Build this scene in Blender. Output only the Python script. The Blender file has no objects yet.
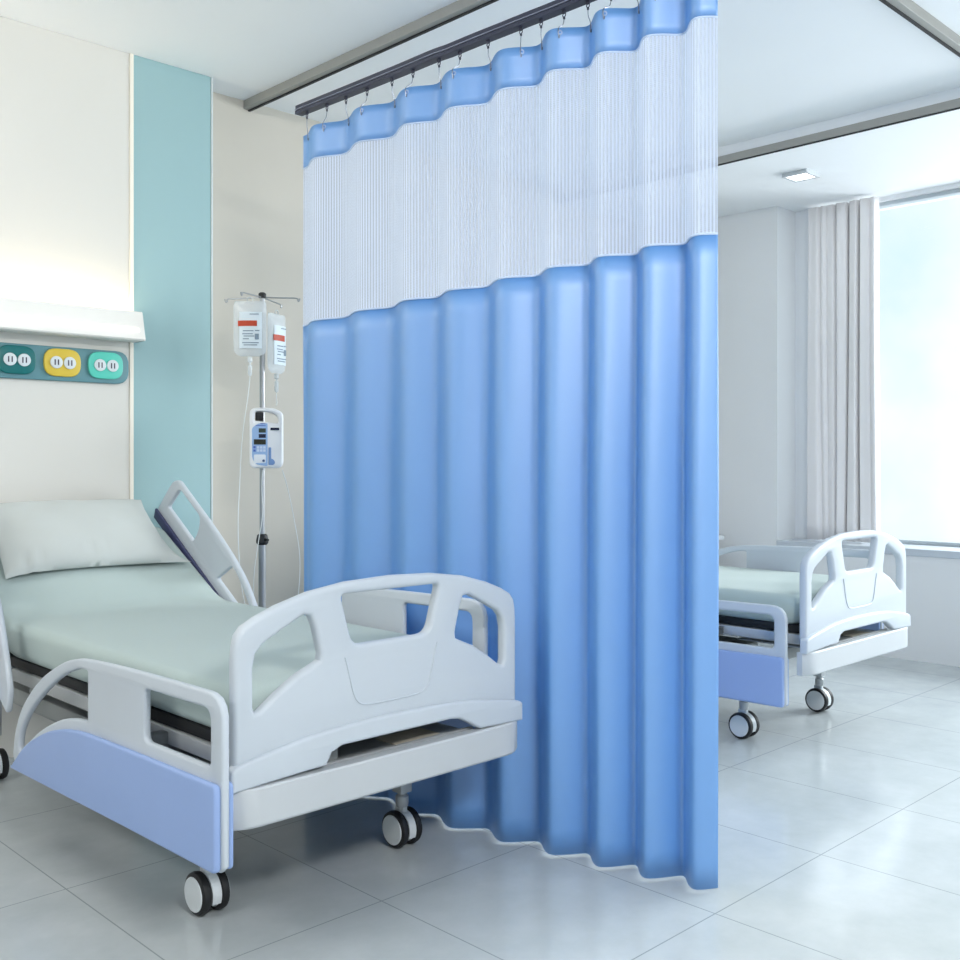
import bpy, bmesh, math, random
from mathutils import Vector, Matrix
random.seed(7)
PI = math.pi
R = math.radians
scene = bpy.context.scene
COL = scene.collection

# ------------------------------------------------------------ camera
cd = bpy.data.cameras.new('camera')
cam = bpy.data.objects.new('camera', cd)
COL.objects.link(cam)
cam.location = (0, 0, 1.15)
cam.rotation_euler = (PI / 2, 0, -math.atan2(.6996, .7145))
cd.sensor_width = 36
cd.lens = 38.55
cd.shift_y = -20 / 960
cd.clip_end = 200
scene.camera = cam

# ------------------------------------------------------------ world
W = bpy.data.worlds.new('sky')
scene.world = W
W.use_nodes = True
wn, wl = W.node_tree.nodes, W.node_tree.links
wn.clear()
wo = wn.new('ShaderNodeOutputWorld')
wb = wn.new('ShaderNodeBackground')
wb.inputs['Strength'].default_value = .9
tc = wn.new('ShaderNodeTexCoord')
nz = wn.new('ShaderNodeTexNoise')
nz.inputs['Scale'].default_value = 3.5
nz.inputs['Detail'].default_value = 5
cr = wn.new('ShaderNodeValToRGB')
cr.color_ramp.elements[0].position = .40
cr.color_ramp.elements[0].color = (.66, .86, .97, 1)
cr.color_ramp.elements[1].position = .60
cr.color_ramp.elements[1].color = (.98, 1.0, 1.0, 1)
wl.new(tc.outputs['Generated'], nz.inputs['Vector'])
wl.new(nz.outputs['Fac'], cr.inputs['Fac'])
wl.new(cr.outputs['Color'], wb.inputs['Color'])
wl.new(wb.outputs['Background'], wo.inputs['Surface'])

# ------------------------------------------------------------ large lights
def area(name, loc, rot, sx, sy, power, color):
    ld = bpy.data.lights.new(name, 'AREA')
    ld.shape = 'RECTANGLE'
    ld.size, ld.size_y = sx, sy
    ld.energy = power
    ld.color = color
    o = bpy.data.objects.new(name, ld)
    o.location = loc
    o.rotation_euler = rot
    COL.objects.link(o)
    return o
# added key light for curtain folds, left of the bed, out of frame
area('added_key_left', (.35, 3.55, 2.80), (R(-18), R(-32), 0), .9, .9, 14, (1, .96, .90))
# added light above and behind the viewpoint, to shade the curtain folds
area('added_light_rear', (.85, -1.1, 2.82), (R(42), 0, R(-20)), .9, .7, 108, (1, .98, .96))
# added fill light left of the near bed, to brighten its side rail
area('added_fill_middle', (-1.7, 1.9, 2.82), (0, R(-20), 0), 1.2, 1.2, 62, (1, .98, .96))
# daylight outside the window band, beyond the frame
area('window_daylight', (7.6, .2, 2.3), (0, R(75), 0), 2.4, 3.0, 300, (.92, .97, 1))

scene.view_settings.view_transform = 'Standard'
scene.view_settings.look = 'None'
scene.view_settings.gamma = 1
scene.view_settings.use_curve_mapping = False
scene.view_settings.exposure = 0.3

# ------------------------------------------------------------ materials
def s2l(c):
    return tuple(((v / 255) / 12.92 if v / 255 <= .04045 else ((v / 255 + .055) / 1.055) ** 2.4) for v in c)
MATS = {}
def mat(name, rgb, rough=.5, metal=0., spec=.5, noise=0., nscale=20., bump=0., bscale=200., emit=None, es=0., sheen=0., coat=0.):
    if name in MATS: return MATS[name]
    m = bpy.data.materials.new(name)
    m.use_nodes = True
    n, l = m.node_tree.nodes, m.node_tree.links
    b = n['Principled BSDF']
    c = s2l(rgb) + (1,)
    b.inputs['Base Color'].default_value = c
    b.inputs['Roughness'].default_value = rough
    b.inputs['Metallic'].default_value = metal
    b.inputs['Specular IOR Level'].default_value = spec
    b.inputs['Sheen Weight'].default_value = sheen
    b.inputs['Coat Weight'].default_value = coat
    t = n.new('ShaderNodeTexCoord')
    if noise > 0:
        x = n.new('ShaderNodeTexNoise'); x.inputs['Scale'].default_value = nscale; x.inputs['Detail'].default_value = 4
        r = n.new('ShaderNodeValToRGB')
        r.color_ramp.elements[0].position = .3; r.color_ramp.elements[1].position = .7
        r.color_ramp.elements[0].color = tuple(v * (1 - noise) for v in c[:3]) + (1,)
        r.color_ramp.elements[1].color = tuple(min(1, v * (1 + noise)) for v in c[:3]) + (1,)
        l.new(t.outputs['Object'], x.inputs['Vector']); l.new(x.outputs['Fac'], r.inputs['Fac'])
        l.new(r.outputs['Color'], b.inputs['Base Color'])
    if bump > 0:
        x = n.new('ShaderNodeTexNoise'); x.inputs['Scale'].default_value = bscale; x.inputs['Detail'].default_value = 3
        bp = n.new('ShaderNodeBump'); bp.inputs['Strength'].default_value = bump; bp.inputs['Distance'].default_value = .002
        l.new(t.outputs['Object'], x.inputs['Vector']); l.new(x.outputs['Fac'], bp.inputs['Height'])
        l.new(bp.outputs['Normal'], b.inputs['Normal'])
    if emit:
        b.inputs['Emission Color'].default_value = s2l(emit) + (1,)
        b.inputs['Emission Strength'].default_value = es
    MATS[name] = m
    return m

def floor_mat():
    m = mat('floor_tile', (196, 206, 210), rough=.16, spec=.45)
    n, l = m.node_tree.nodes, m.node_tree.links
    b = n['Principled BSDF']
    tc = n.new('ShaderNodeTexCoord')
    sep = n.new('ShaderNodeSeparateXYZ'); l.new(tc.outputs['Object'], sep.inputs[0])
    def M(op, a, bb=None):
        x = n.new('ShaderNodeMath'); x.operation = op
        for i, v in enumerate((a, bb)):
            if v is None: continue
            if isinstance(v, (int, float)): x.inputs[i].default_value = v
            else: l.new(v, x.inputs[i])
        return x.outputs[0]
    def grout(sock, off, size):
        f = M('FRACT', M('DIVIDE', M('SUBTRACT', sock, off - 20 * size), size))
        d = M('MINIMUM', f, M('SUBTRACT', 1, f))
        return M('LESS_THAN', M('MULTIPLY', d, size), .0019)
    g = M('MAXIMUM', grout(sep.outputs[0], 1.135, .557), grout(sep.outputs[1], 1.445, .65))
    nz = n.new('ShaderNodeTexNoise'); nz.inputs['Scale'].default_value = 5; nz.inputs['Detail'].default_value = 8; nz.inputs['Roughness'].default_value = .65
    l.new(tc.outputs['Object'], nz.inputs['Vector'])
    r = n.new('ShaderNodeValToRGB')
    r.color_ramp.elements[0].position = .3; r.color_ramp.elements[1].position = .72
    r.color_ramp.elements[0].color = s2l((180, 188, 190)) + (1,)
    r.color_ramp.elements[1].color = s2l((194, 201, 203)) + (1,)
    l.new(nz.outputs['Fac'], r.inputs['Fac'])
    mx = n.new('ShaderNodeMixRGB'); l.new(g, mx.inputs[0]); l.new(r.outputs['Color'], mx.inputs[1])
    mx.inputs[2].default_value = s2l((150, 158, 160)) + (1,)
    l.new(mx.outputs[0], b.inputs['Base Color'])
    rr = M('ADD', M('MULTIPLY', nz.outputs['Fac'], .10), .12)
    l.new(rr, b.inputs['Roughness'])
    return m

def mesh_cloth_mat():
    """white knitted mesh: many tiny round holes in staggered columns"""
    m = bpy.data.materials.new('white_mesh_cloth'); m.use_nodes = True
    n, l = m.node_tree.nodes, m.node_tree.links
    n.clear()
    out = n.new('ShaderNodeOutputMaterial')
    uv = n.new('ShaderNodeTexCoord')
    sep = n.new('ShaderNodeSeparateXYZ'); l.new(uv.outputs['UV'], sep.inputs[0])
    def M(op, a, bb=None):
        x = n.new('ShaderNodeMath'); x.operation = op
        for i, v in enumerate((a, bb)):
            if v is None: continue
            if isinstance(v, (int, float)): x.inputs[i].default_value = v
            else: l.new(v, x.inputs[i])
        return x.outputs[0]
    # UV is in metres of cloth
    u = M('DIVIDE', sep.outputs[0], .0105)
    col = M('FLOOR', u)
    par = M('MULTIPLY', M('MODULO', col, 2), .5)
    fu = M('SUBTRACT', M('FRACT', u), .5)
    fv = M('SUBTRACT', M('FRACT', M('ADD', M('DIVIDE', sep.outputs[1], .0052), par)), .5)
    hole = M('LESS_THAN', M('ADD', M('POWER', M('ABSOLUTE', M('DIVIDE', fu, .30)), 2), M('POWER', M('ABSOLUTE', M('DIVIDE', fv, .50)), 2)), 1)
    tr = n.new('ShaderNodeBsdfTransparent')
    df = n.new('ShaderNodeBsdfDiffuse'); df.inputs['Color'].default_value = s2l((206, 216, 234)) + (1,)
    tl = n.new('ShaderNodeBsdfTranslucent'); tl.inputs['Color'].default_value = s2l((206, 216, 234)) + (1,)
    a = n.new('ShaderNodeMixShader'); a.inputs[0].default_value = .35
    l.new(df.outputs[0], a.inputs[1]); l.new(tl.outputs[0], a.inputs[2])
    b = n.new('ShaderNodeMixShader')
    fac = M('MULTIPLY', hole, .42)
    l.new(fac, b.inputs[0]); l.new(a.outputs[0], b.inputs[1]); l.new(tr.outputs[0], b.inputs[2])
    l.new(b.outputs[0], out.inputs['Surface'])
    MATS['mesh'] = m
    return m

def blue_cloth_mat():
    m = bpy.data.materials.new('blue_curtain_cloth'); m.use_nodes = True
    n, l = m.node_tree.nodes, m.node_tree.links
    b = n['Principled BSDF']; out = n['Material Output']
    c = s2l((70, 148, 224)) + (1,)
    b.inputs['Base Color'].default_value = c
    b.inputs['Roughness'].default_value = .5
    b.inputs['Sheen Weight'].default_value = .0
    b.inputs['Sheen Roughness'].default_value = .4
    b.inputs['Specular IOR Level'].default_value = .4
    tl = n.new('ShaderNodeBsdfTranslucent'); tl.inputs['Color'].default_value = c
    mx = n.new('ShaderNodeMixShader'); mx.inputs[0].default_value = .08
    t = n.new('ShaderNodeTexCoord')
    x = n.new('ShaderNodeTexNoise'); x.inputs['Scale'].default_value = 400
    bp = n.new('ShaderNodeBump'); bp.inputs['Strength'].default_value = .08; bp.inputs['Distance'].default_value = .001
    l.new(t.outputs['Object'], x.inputs['Vector']); l.new(x.outputs['Fac'], bp.inputs['Height']); l.new(bp.outputs['Normal'], b.inputs['Normal'])
    gl = n.new('ShaderNodeBsdfGlossy'); gl.inputs['Roughness'].default_value = .56; gl.inputs['Color'].default_value = (.86, .93, 1, 1)
    m2 = n.new('ShaderNodeMixShader'); m2.inputs[0].default_value = .22
    l.new(b.outputs[0], mx.inputs[1]); l.new(tl.outputs[0], mx.inputs[2])
    l.new(mx.outputs[0], m2.inputs[1]); l.new(gl.outputs[0], m2.inputs[2]); l.new(m2.outputs[0], out.inputs['Surface'])
    return m

def glass_mat(name, rough=0., tint=(1, 1, 1)):
    m = bpy.data.materials.new(name); m.use_nodes = True
    n, l = m.node_tree.nodes, m.node_tree.links
    n.clear()
    out = n.new('ShaderNodeOutputMaterial')
    tr = n.new('ShaderNodeBsdfTransparent'); tr.inputs['Color'].default_value = tint + (1,)
    gl = n.new('ShaderNodeBsdfGlossy'); gl.inputs['Roughness'].default_value = rough
    fr = n.new('ShaderNodeFresnel'); fr.inputs['IOR'].default_value = 1.08
    mx = n.new('ShaderNodeMixShader')
    l.new(fr.outputs[0], mx.inputs[0]); l.new(tr.outputs[0], mx.inputs[1]); l.new(gl.outputs[0], mx.inputs[2]); l.new(mx.outputs[0], out.inputs[0])
    return m

def bag_mat():
    m = bpy.data.materials.new('clear_bag_plastic'); m.use_nodes = True
    n, l = m.node_tree.nodes, m.node_tree.links
    b = n['Principled BSDF']; out = n['Material Output']
    b.inputs['Base Color'].default_value = s2l((232, 238, 240)) + (1,)
    b.inputs['Roughness'].default_value = .18
    tr = n.new('ShaderNodeBsdfTransparent')
    mx = n.new('ShaderNodeMixShader'); mx.inputs[0].default_value = .45
    l.new(b.outputs[0], mx.inputs[1]); l.new(tr.outputs[0], mx.inputs[2]); l.new(mx.outputs[0], out.inputs[0])
    return m

WALL = mat('wall_paint', (206, 201, 190), rough=.75, spec=.2, noise=.01, nscale=2)
WALLR = mat('wall_paint_white', (232, 235, 237), rough=.7, spec=.2, noise=.01, nscale=2)
CEIL = mat('ceiling_paint', (245, 248, 250), rough=.8, spec=.15, noise=.008, nscale=2)
CREAM = mat('cream_panel_laminate', (222, 220, 213), rough=.55, spec=.25, noise=.006, nscale=2)
TEAL = mat('teal_panel_laminate', (158, 190, 193), rough=.5, spec=.25, noise=.01, nscale=2)
FLOOR = floor_mat()
WPLAST = mat('white_bed_plastic', (198, 206, 214), rough=.36, spec=.45, noise=.006, nscale=6)
BARPL = mat('grey_white_bumper_plastic', (196, 201, 205), rough=.45, spec=.35, noise=.008, nscale=6)
BLUEPL = mat('periwinkle_rail_plastic', (150, 174, 220), rough=.42, spec=.4, noise=.01, nscale=6)
BLUESHADE = mat('shaded_blue_rail_edge', (62, 66, 104), rough=.45, noise=.01, nscale=6)  # rail blue with shade painted in, for the head rails' inner strip
STEEL = mat('painted_steel', (186, 190, 192), rough=.35, metal=.25, noise=.02, nscale=12)
DSTEEL = mat('dark_frame_steel', (92, 98, 102), rough=.45, metal=.3, noise=.04, nscale=12)
CHROME = mat('brushed_chrome', (170, 172, 174), rough=.38, metal=.8, noise=.02, nscale=30)
BLACK = mat('black_rubber', (22, 23, 25), rough=.5, noise=.1, nscale=30)
HUB = mat('white_hub_plastic', (222, 228, 230), rough=.35, noise=.01, nscale=20)
SHEET = mat('sage_bed_sheet', (180, 195, 192), rough=.85, spec=.15, bump=.25, bscale=260, sheen=.15)
PILLOWM = mat('pale_pillow_cotton', (194, 199, 196), rough=.85, spec=.15, bump=.25, bscale=260, sheen=.15)
TRACK = mat('navy_grey_track_metal', (52, 56, 74), rough=.45, metal=.2, noise=.03, nscale=20)
BEAM = mat('grey_rail_metal', (158, 158, 153), rough=.5, metal=.0, noise=.02, nscale=8)
DARK = mat('dark_gap_fill', (30, 31, 33), rough=.7, noise=.05, nscale=20)  # black fill for dark gaps; also the painted shadow strip on ceiling rails
BLUEC = blue_cloth_mat()
MESHC = mesh_cloth_mat()
SEAM = mat('pale_blue_seam_tape', (206, 222, 246), rough=.7, noise=.01)
DRAPE = mat('white_grey_drape_cloth', (240, 238, 238), rough=.85, spec=.1, bump=.2, bscale=200)
LAMPW = mat('white_lamp_housing', (240, 238, 232), rough=.4, noise=.004)
GLOW = mat('warm_highlight_glow', (255, 250, 240), rough=.4, emit=(255, 244, 224), es=2.2)
DLITE = mat('downlight_diffuser', (255, 255, 255), rough=.4, emit=(255, 255, 255), es=2.0)
BAGM = bag_mat()
GLASS = glass_mat('window_glass')

# ------------------------------------------------------------ helpers
def smooth(me, ang=35):
    for p in me.polygons: p.use_smooth = True
    try: me.set_sharp_from_angle(angle=R(ang))
    except Exception: pass

def obj(name, me_or_bm, m=None, parent=None, loc=None, sm=True, mats=None):
    if isinstance(me_or_bm, bmesh.types.BMesh):
        me = bpy.data.meshes.new(name)
        bmesh.ops.recalc_face_normals(me_or_bm, faces=me_or_bm.faces)
        me_or_bm.to_mesh(me); me_or_bm.free()
        if sm: smooth(me)
    else: me = me_or_bm
    if mats:
        for x in mats: me.materials.append(x)
    elif m:
        me.materials.clear(); me.materials.append(m)
    o = bpy.data.objects.new(name, me)
    if parent: o.parent = parent
    if loc: o.location = loc
    COL.objects.link(o)
    return o

def empty(name, loc, rotz=0):
    o = bpy.data.objects.new(name, None); o.empty_display_size = .1
    o.location = loc; o.rotation_euler = (0, 0, rotz)
    COL.objects.link(o)
    return o

def tag(o, label, cat, group=None):
    o['label'] = label; o['category'] = cat
    if group: o['group'] = group
    return o

def struct(o):
    o['kind'] = 'structure'; return o

def box(bm, c, s, bev=0., seg=2, rot=None, mi=0):
    r = bmesh.ops.create_cube(bm, size=1)
    vs = r['verts']
    for v in vs: v.co = Vector((v.co.x * s[0], v.co.y * s[1], v.co.z * s[2]))
    if bev > 0:
        es = list({e for v in vs for e in v.link_edges})
        r2 = bmesh.ops.bevel(bm, geom=es, offset=bev, segments=seg, profile=.5, affect='EDGES')
        vs = list({v for f in r2['faces'] for v in f.verts} | {v for v in vs if v.is_valid})
    M = Matrix.Translation(Vector(c))
    if rot is not None: M = M @ rot
    for v in vs: v.co = M @ v.co
    if mi:
        for f in {f for v in vs for f in v.link_faces}: f.material_index = mi
    return vs

def box2(bm, a, b, **k):
    return box(bm, [(a[i] + b[i]) / 2 for i in range(3)], [abs(b[i] - a[i]) for i in range(3)], **k)

def tube(bm, pts, r, n=8, cap=True, closed=False):
    pts = [Vector(p) for p in pts]
    rs = r if isinstance(r, (list, tuple)) else [r] * len(pts)
    rings = []
    up = None
    N = len(pts)
    for i, p in enumerate(pts):
        if closed: d = (pts[(i + 1) % N] - pts[i - 1])
        else: d = pts[min(i + 1, N - 1)] - pts[max(i - 1, 0)]
        if d.length < 1e-9: d = Vector((0, 0, 1))
        d.normalize()
        if up is None:
            up = Vector((0, 0, 1)) if abs(d.z) < .9 else Vector((1, 0, 0))
        s = d.cross(up)
        if s.length < 1e-6: s = d.cross(Vector((0, 1, 0)))
        s.normalize(); up = s.cross(d).normalized()
        rings.append([bm.verts.new(p + (s * math.cos(2 * PI * k / n) + up * math.sin(2 * PI * k / n)) * rs[i]) for k in range(n)])
    for i in range(N if closed else N - 1):
        a, b = rings[i], rings[(i + 1) % N]
        for k in range(n): bm.faces.new((a[k], a[(k + 1) % n], b[(k + 1) % n], b[k]))
    if cap and not closed:
        bm.faces.new(rings[0][::-1]); bm.faces.new(rings[-1])

def lathe(bm, prof, n=24, M=None, cap=True):
    """prof: (radius, height) along local z"""
    M = M or Matrix.Identity(4)
    rings = []
    for r, z in prof:
        rings.append([bm.verts.new(M @ Vector((r * math.cos(2 * PI * k / n), r * math.sin(2 * PI * k / n), z))) for k in range(n)])
    for a, b in zip(rings, rings[1:]):
        for k in range(n): bm.faces.new((a[k], a[(k + 1) % n], b[(k + 1) % n], b[k]))
    if cap:
        bm.faces.new(rings[0][::-1]); bm.faces.new(rings[-1])

def fillet(poly, rad, seg=5):
    """round the corners of a closed polygon"""
    out = []
    N = len(poly)
    for i in range(N):
        r = rad[i] if isinstance(rad, (list, tuple)) else rad
        p = Vector(poly[i]); a = Vector(poly[i - 1]) - p; b = Vector(poly[(i + 1) % N]) - p
        if r <= 0: out.append(tuple(p)); continue
        la, lb = a.length, b.length
        a.normalize(); b.normalize()
        t = min(r, la * .45, lb * .45)
        p0, p1 = p + a * t, p + b * t
        for k in range(seg + 1):
            u = k / seg
            out.append(tuple(p0 * (1 - u) ** 2 + p * 2 * u * (1 - u) + p1 * u * u))
    return out

def catmull(pts, seg=6, closed=False):
    out = []
    N = len(pts)
    P = [Vector(p) for p in pts]
    rng = range(N if closed else N - 1)
    for i in rng:
        p0 = P[i - 1] if (closed or i > 0) else P[0]
        p1 = P[i]; p2 = P[(i + 1) % N]
        p3 = P[(i + 2) % N] if (closed or i + 2 < N) else P[-1]
        for k in range(seg):
            t = k / seg
            out.append(.5 * ((2 * p1) + (-p0 + p2) * t + (2 * p0 - 5 * p1 + 4 * p2 - p3) * t * t + (-p0 + 3 * p1 - 3 * p2 + p3) * t ** 3))
    if not closed: out.append(P[-1])
    return [tuple(p) for p in out]

def plate(name, loops, thick, bev, M, m, parent=None, seg=2):
    """a plate cut from a 2D outline with holes, rounded edges; local xy = outline, z = thickness"""
    cu = bpy.data.curves.new(name, 'CURVE')
    cu.dimensions = '2D'; cu.fill_mode = 'BOTH'
    cu.extrude = max(thick / 2 - bev, .0002); cu.bevel_depth = bev; cu.bevel_resolution = seg
    cu.offset = -bev
    for lp in loops:
        sp = cu.splines.new('POLY')
        sp.points.add(len(lp) - 1)
        for q, p in zip(sp.points, lp): q.co = (p[0], p[1], 0, 1)
        sp.use_cyclic_u = True
    t = bpy.data.objects.new(name, cu)
    COL.objects.link(t)
    dg = bpy.context.evaluated_depsgraph_get()
    me = bpy.data.meshes.new_from_object(t.evaluated_get(dg))
    bpy.data.objects.remove(t); bpy.data.curves.remove(cu)
    me.name = name
    me.transform(M)
    bm = bmesh.new(); bm.from_mesh(me)
    bmesh.ops.remove_doubles(bm, verts=bm.verts, dist=1e-5)
    bmesh.ops.recalc_face_normals(bm, faces=bm.faces)
    bm.to_mesh(me); bm.free()
    smooth(me, 40)
    me.materials.clear(); me.materials.append(m)
    o = bpy.data.objects.new(name, me)
    if parent: o.parent = parent
    COL.objects.link(o)
    return o

def MX(ex, ey, o):   # matrix with local x->ex, y->ey
    ex, ey = Vector(ex), Vector(ey); ez = ex.cross(ey)
    M = Matrix.Identity(4)
    for i in range(3):
        M[i][0], M[i][1], M[i][2], M[i][3] = ex[i], ey[i], ez[i], o[i]
    return M

def copy_tree(o, parent=None):
    c = o.copy(); COL.objects.link(c); c.parent = parent
    for ch in list(o.children): copy_tree(ch, c)
    return c

# ------------------------------------------------------------ room
CZ, CZ2 = 2.852, 2.76
XS = 4.845             # ceiling step
XW, XP = 6.19, 5.90    # window plane, low wall plane
YH = 4.26              # head wall

def sbox(name, a, b, m, bev=0.):
    bm = bmesh.new(); box2(bm, a, b, bev=bev)
    return struct(obj(name, bm, m, sm=False))

sbox('floor', (-4.5, -4, -.1), (7.2, YH + .1, 0), FLOOR)
sbox('ceiling', (-4.5, -4, CZ), (XS, YH + .1, CZ + .1), CEIL)
sbox('ceiling_lower', (XS, -4, CZ2), (6.4, YH + .1, CZ + .1), CEIL)
sbox('wall_head', (-4.5, YH, 0), (XP + .5, YH + .12, CZ), WALL)
sbox('wall_left', (-4.6, -4, 0), (-4.5, YH + .1, CZ), WALLR)
sbox('wall_rear', (-4.5, -4.1, 0), (6.4, -4, CZ), WALLR)
sbox('wall_window_pier', (XP, 3.336, 0), (6.4, YH, CZ2), WALLR)
bm = bmesh.new()
box2(bm, (XP, -4, 0), (6.4, 3.336, .60))
struct(obj('wall_window_low', bm, WALLR, sm=False))
sbox('trim_sill', (XP - .012, -4, .60), (6.33, 3.336, .642), WPLAST, bev=.004)
sbox('wall_window_head', (XW - .03, -4, 2.735), (6.4, 3.336, CZ2), WALLR)
sbox('wall_window_jamb', (XW - .06, 3.16, .642), (6.4, 3.336, CZ2), WALLR)
# window: frame, mullions and glass
bm = bmesh.new()
box2(bm, (XW, -4, .642), (XW + .07, 3.16, .665), bev=.003)
box2(bm, (XW, -4, 2.712), (XW + .07, 3.16, 2.735), bev=.003)
for y in (3.12, 1.35, -.6, -2.4): box2(bm, (XW, y, .665), (XW + .07, y + .04, 2.712), bev=.003)
wf = struct(obj('window_1', bm, mat('window_frame_grey', (176, 186, 192), rough=.4), sm=False))
bm = bmesh.new(); box2(bm, (XW + .03, -3.98, .66), (XW + .036, 3.14, 2.72))
g = obj('window_pane', bm, GLASS, wf, sm=False)

# cream and teal wall panels behind the bed
def wpanel(name, x0, x1, m, lab):
    bm = bmesh.new(); box2(bm, (x0, 4.10, 0), (x1, YH, CZ), bev=.003)
    o = obj(name, bm, m, sm=False); return struct(o)
wpanel('wall_panel_cream', -1.6, 1.962, CREAM, '')
wpanel('wall_panel_teal', 1.978, 2.342, TEAL, '')
sbox('trim_panel_joint', (1.962, 4.095, 0), (1.978, YH, CZ), mat('cream_joint_trim', (246, 240, 226), rough=.5))
sbox('trim_panel_edge', (2.342, 4.097, 0), (2.350, YH, CZ), mat('pale_edge_trim', (206, 214, 214), rough=.5))

# ceiling rails: grey boxes with a painted shadow strip along their far lower edge
def rail_beam(name, a, b, shade_a, shade_b, label):
    bm = bmesh.new(); box2(bm, a, b, bev=.002)
    o = struct(obj(name, bm, BEAM, sm=False))
    bm = bmesh.new(); box2(bm, shade_a, shade_b)
    obj('groove_shade', bm, DARK, o, sm=False)
rail_beam('trim_1', (2.604, 1.60, 2.812), (2.634, YH, CZ), (2.628, 1.60, 2.806), (2.640, YH, 2.816), '')
rail_beam('trim_2', (2.604, 1.60, 2.812), (XS - .013, 1.635, CZ), (2.604, 1.629, 2.806), (XS - .013, 1.641, 2.816), '')
rail_beam('trim_3', (XS - .012, -4, CZ2 - .002), (XS + .004, YH, 2.798), (XS - .006, -4, CZ2 - .007), (XS + .006, YH, CZ2 + .001), '')

# downlight in the lowered ceiling
dl = empty('ceiling_downlight', (5.333, 2.868, CZ2))
tag(dl, 'small square white downlight on the lowered ceiling beside the window', 'ceiling light')
bm = bmesh.new()
for a, b in (((-.075, -.075), (.075, -.062)), ((-.075, .062), (.075, .075)), ((-.075, -.062), (-.062, .062)), ((.062, -.062), (.075, .062))):
    box2(bm, (a[0], a[1], -.022), (b[0], b[1], 0))
obj('rim', bm, mat('downlight_rim_grey', (190, 196, 200), rough=.4), dl, sm=False)
bm = bmesh.new(); box2(bm, (-.061, -.061, -.018), (.061, .061, -.004))
obj('diffuser', bm, DLITE, dl, sm=False)

# ------------------------------------------------------------ over-bed wall lamp
lp = empty('wall_lamp', (1.45, 4.10, 1.64))
tag(lp, 'long white horizontal wall lamp glowing above the coloured socket strip', 'lamp')
L0, L1 = -.60, .525
prof = [(0, .008), (-.022, 0.0), (-.112, 0.0), (-.118, .006), (-.096, .092), (-.090, .118), (-.083, .122), (-.080, .118), (-.084, .100), (-.1, .02), (0, .02)]
bm = bmesh.new()
va = [bm.verts.new((L0, y, z)) for y, z in prof]; vb = [bm.verts.new((L1, y, z)) for y, z in prof]
for i in range(len(prof)):
    j = (i + 1) % len(prof); bm.faces.new((va[i], va[j], vb[j], vb[i]))
bm.faces.new(va[::-1]); bm.faces.new(vb)
obj('housing', bm, LAMPW, lp)
for x in (L0, L1 - .006):
    bm = bmesh.new()
    q = [(0, .0), (-.118, .0), (-.094, .105), (-.086, .122), (0, .122)]
    a = [bm.verts.new((x, y, z)) for y, z in q]; b = [bm.verts.new((x + .006, y, z)) for y, z in q]
    for i in range(5): bm.faces.new((a[i], a[(i + 1) % 5], b[(i + 1) % 5], b[i]))
    bm.faces.new(a[::-1]); bm.faces.new(b)
    obj('end_cap', bm, LAMPW, lp, sm=False)
bm = bmesh.new(); box2(bm, (L0 + .01, -.072, .03), (L1 - .01, -.02, .06), bev=.006)
obj('uplight_tube', bm, mat('uplight_diffuser', (255, 250, 240), emit=(255, 240, 214), es=9), lp)
bm = bmesh.new()
box(bm, ((L0 + L1) / 2, -.1105, .043), (L1 - L0 - .05, .004, .014), rot=Matrix.Rotation(R(-14.4), 4, 'X'))
obj('front_highlight', bm, GLOW, lp, sm=False)  # glowing line added as the highlight along the lamp front

# ------------------------------------------------------------ socket strip
sp = empty('socket_strip', (1.60, 4.10, 1.532))
tag(sp, 'grey teal rounded wall strip with dark teal, yellow and mint double sockets', 'socket strip')
def rrect(w, h, r, cx=0, cy=0, seg=6):
    return fillet([(cx - w / 2, cy - h / 2), (cx + w / 2, cy - h / 2), (cx + w / 2, cy + h / 2), (cx - w / 2, cy + h / 2)], r, seg)
WM = lambda z: MX((1, 0, 0), (0, 0, 1), (0, z, 0))     # outline in xz, faces -y
plate('backing_plate', [rrect(.78, .135, .055, -.040, 0)], .018, .003, WM(-.0095), mat('slate_teal_plastic', (96, 142, 150), rough=.45), sp)
for cx, nm, c in ((.247, 'mint', (92, 206, 186)), (.070, 'yellow', (222, 192, 66)), (-.107, 'dark_teal', (0, 106, 106)), (-.284, 'mint', (92, 206, 186))):
    k = plate('socket_plate', [rrect(.147, .110, .05, cx, .004)], .012, .004, WM(-.0245), mat(nm + '_socket_plastic', c, rough=.35), sp)
    k['label'] = nm.replace('_', ' ') + ' rounded socket plate'
    for s in (-1, 1):
        cc = [(cx + s * .0265 + .0245 * math.cos(a * PI / 12), .004 + .0245 * math.sin(a * PI / 12)) for a in range(24)]
        d = plate('socket_face', [cc], .006, .0015, WM(-.0335), HUB, k)
        bm = bmesh.new()
        for q in (-.0065, .0065): box2(bm, (cx + s * .0265 + q - .0022, -.0375, -.007), (cx + s * .0265 + q + .0022, -.036, .015))
        obj('slots', bm, mat('dark_slot', (50, 34, 60), rough=.5), k, sm=False)

# ------------------------------------------------------------ hospital bed
BX, BY = 1.66, 2.0      # bed origin (foot end, centre line)
def hole_pts(side):
    L = [(-.404, .59), (-.404, .680), (-.397, .712), (-.378, .732), (-.316, .763), (-.268, .786), (-.248, .783), (-.236, .755), (-.219, .690), (-.221, .673), (-.241, .664), (-.288, .645), (-.338, .614), (-.388, .579), (-.399, .578)]
    if side > 0: L = [(-x, z) for x, z in L][::-1]
    return L

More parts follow.
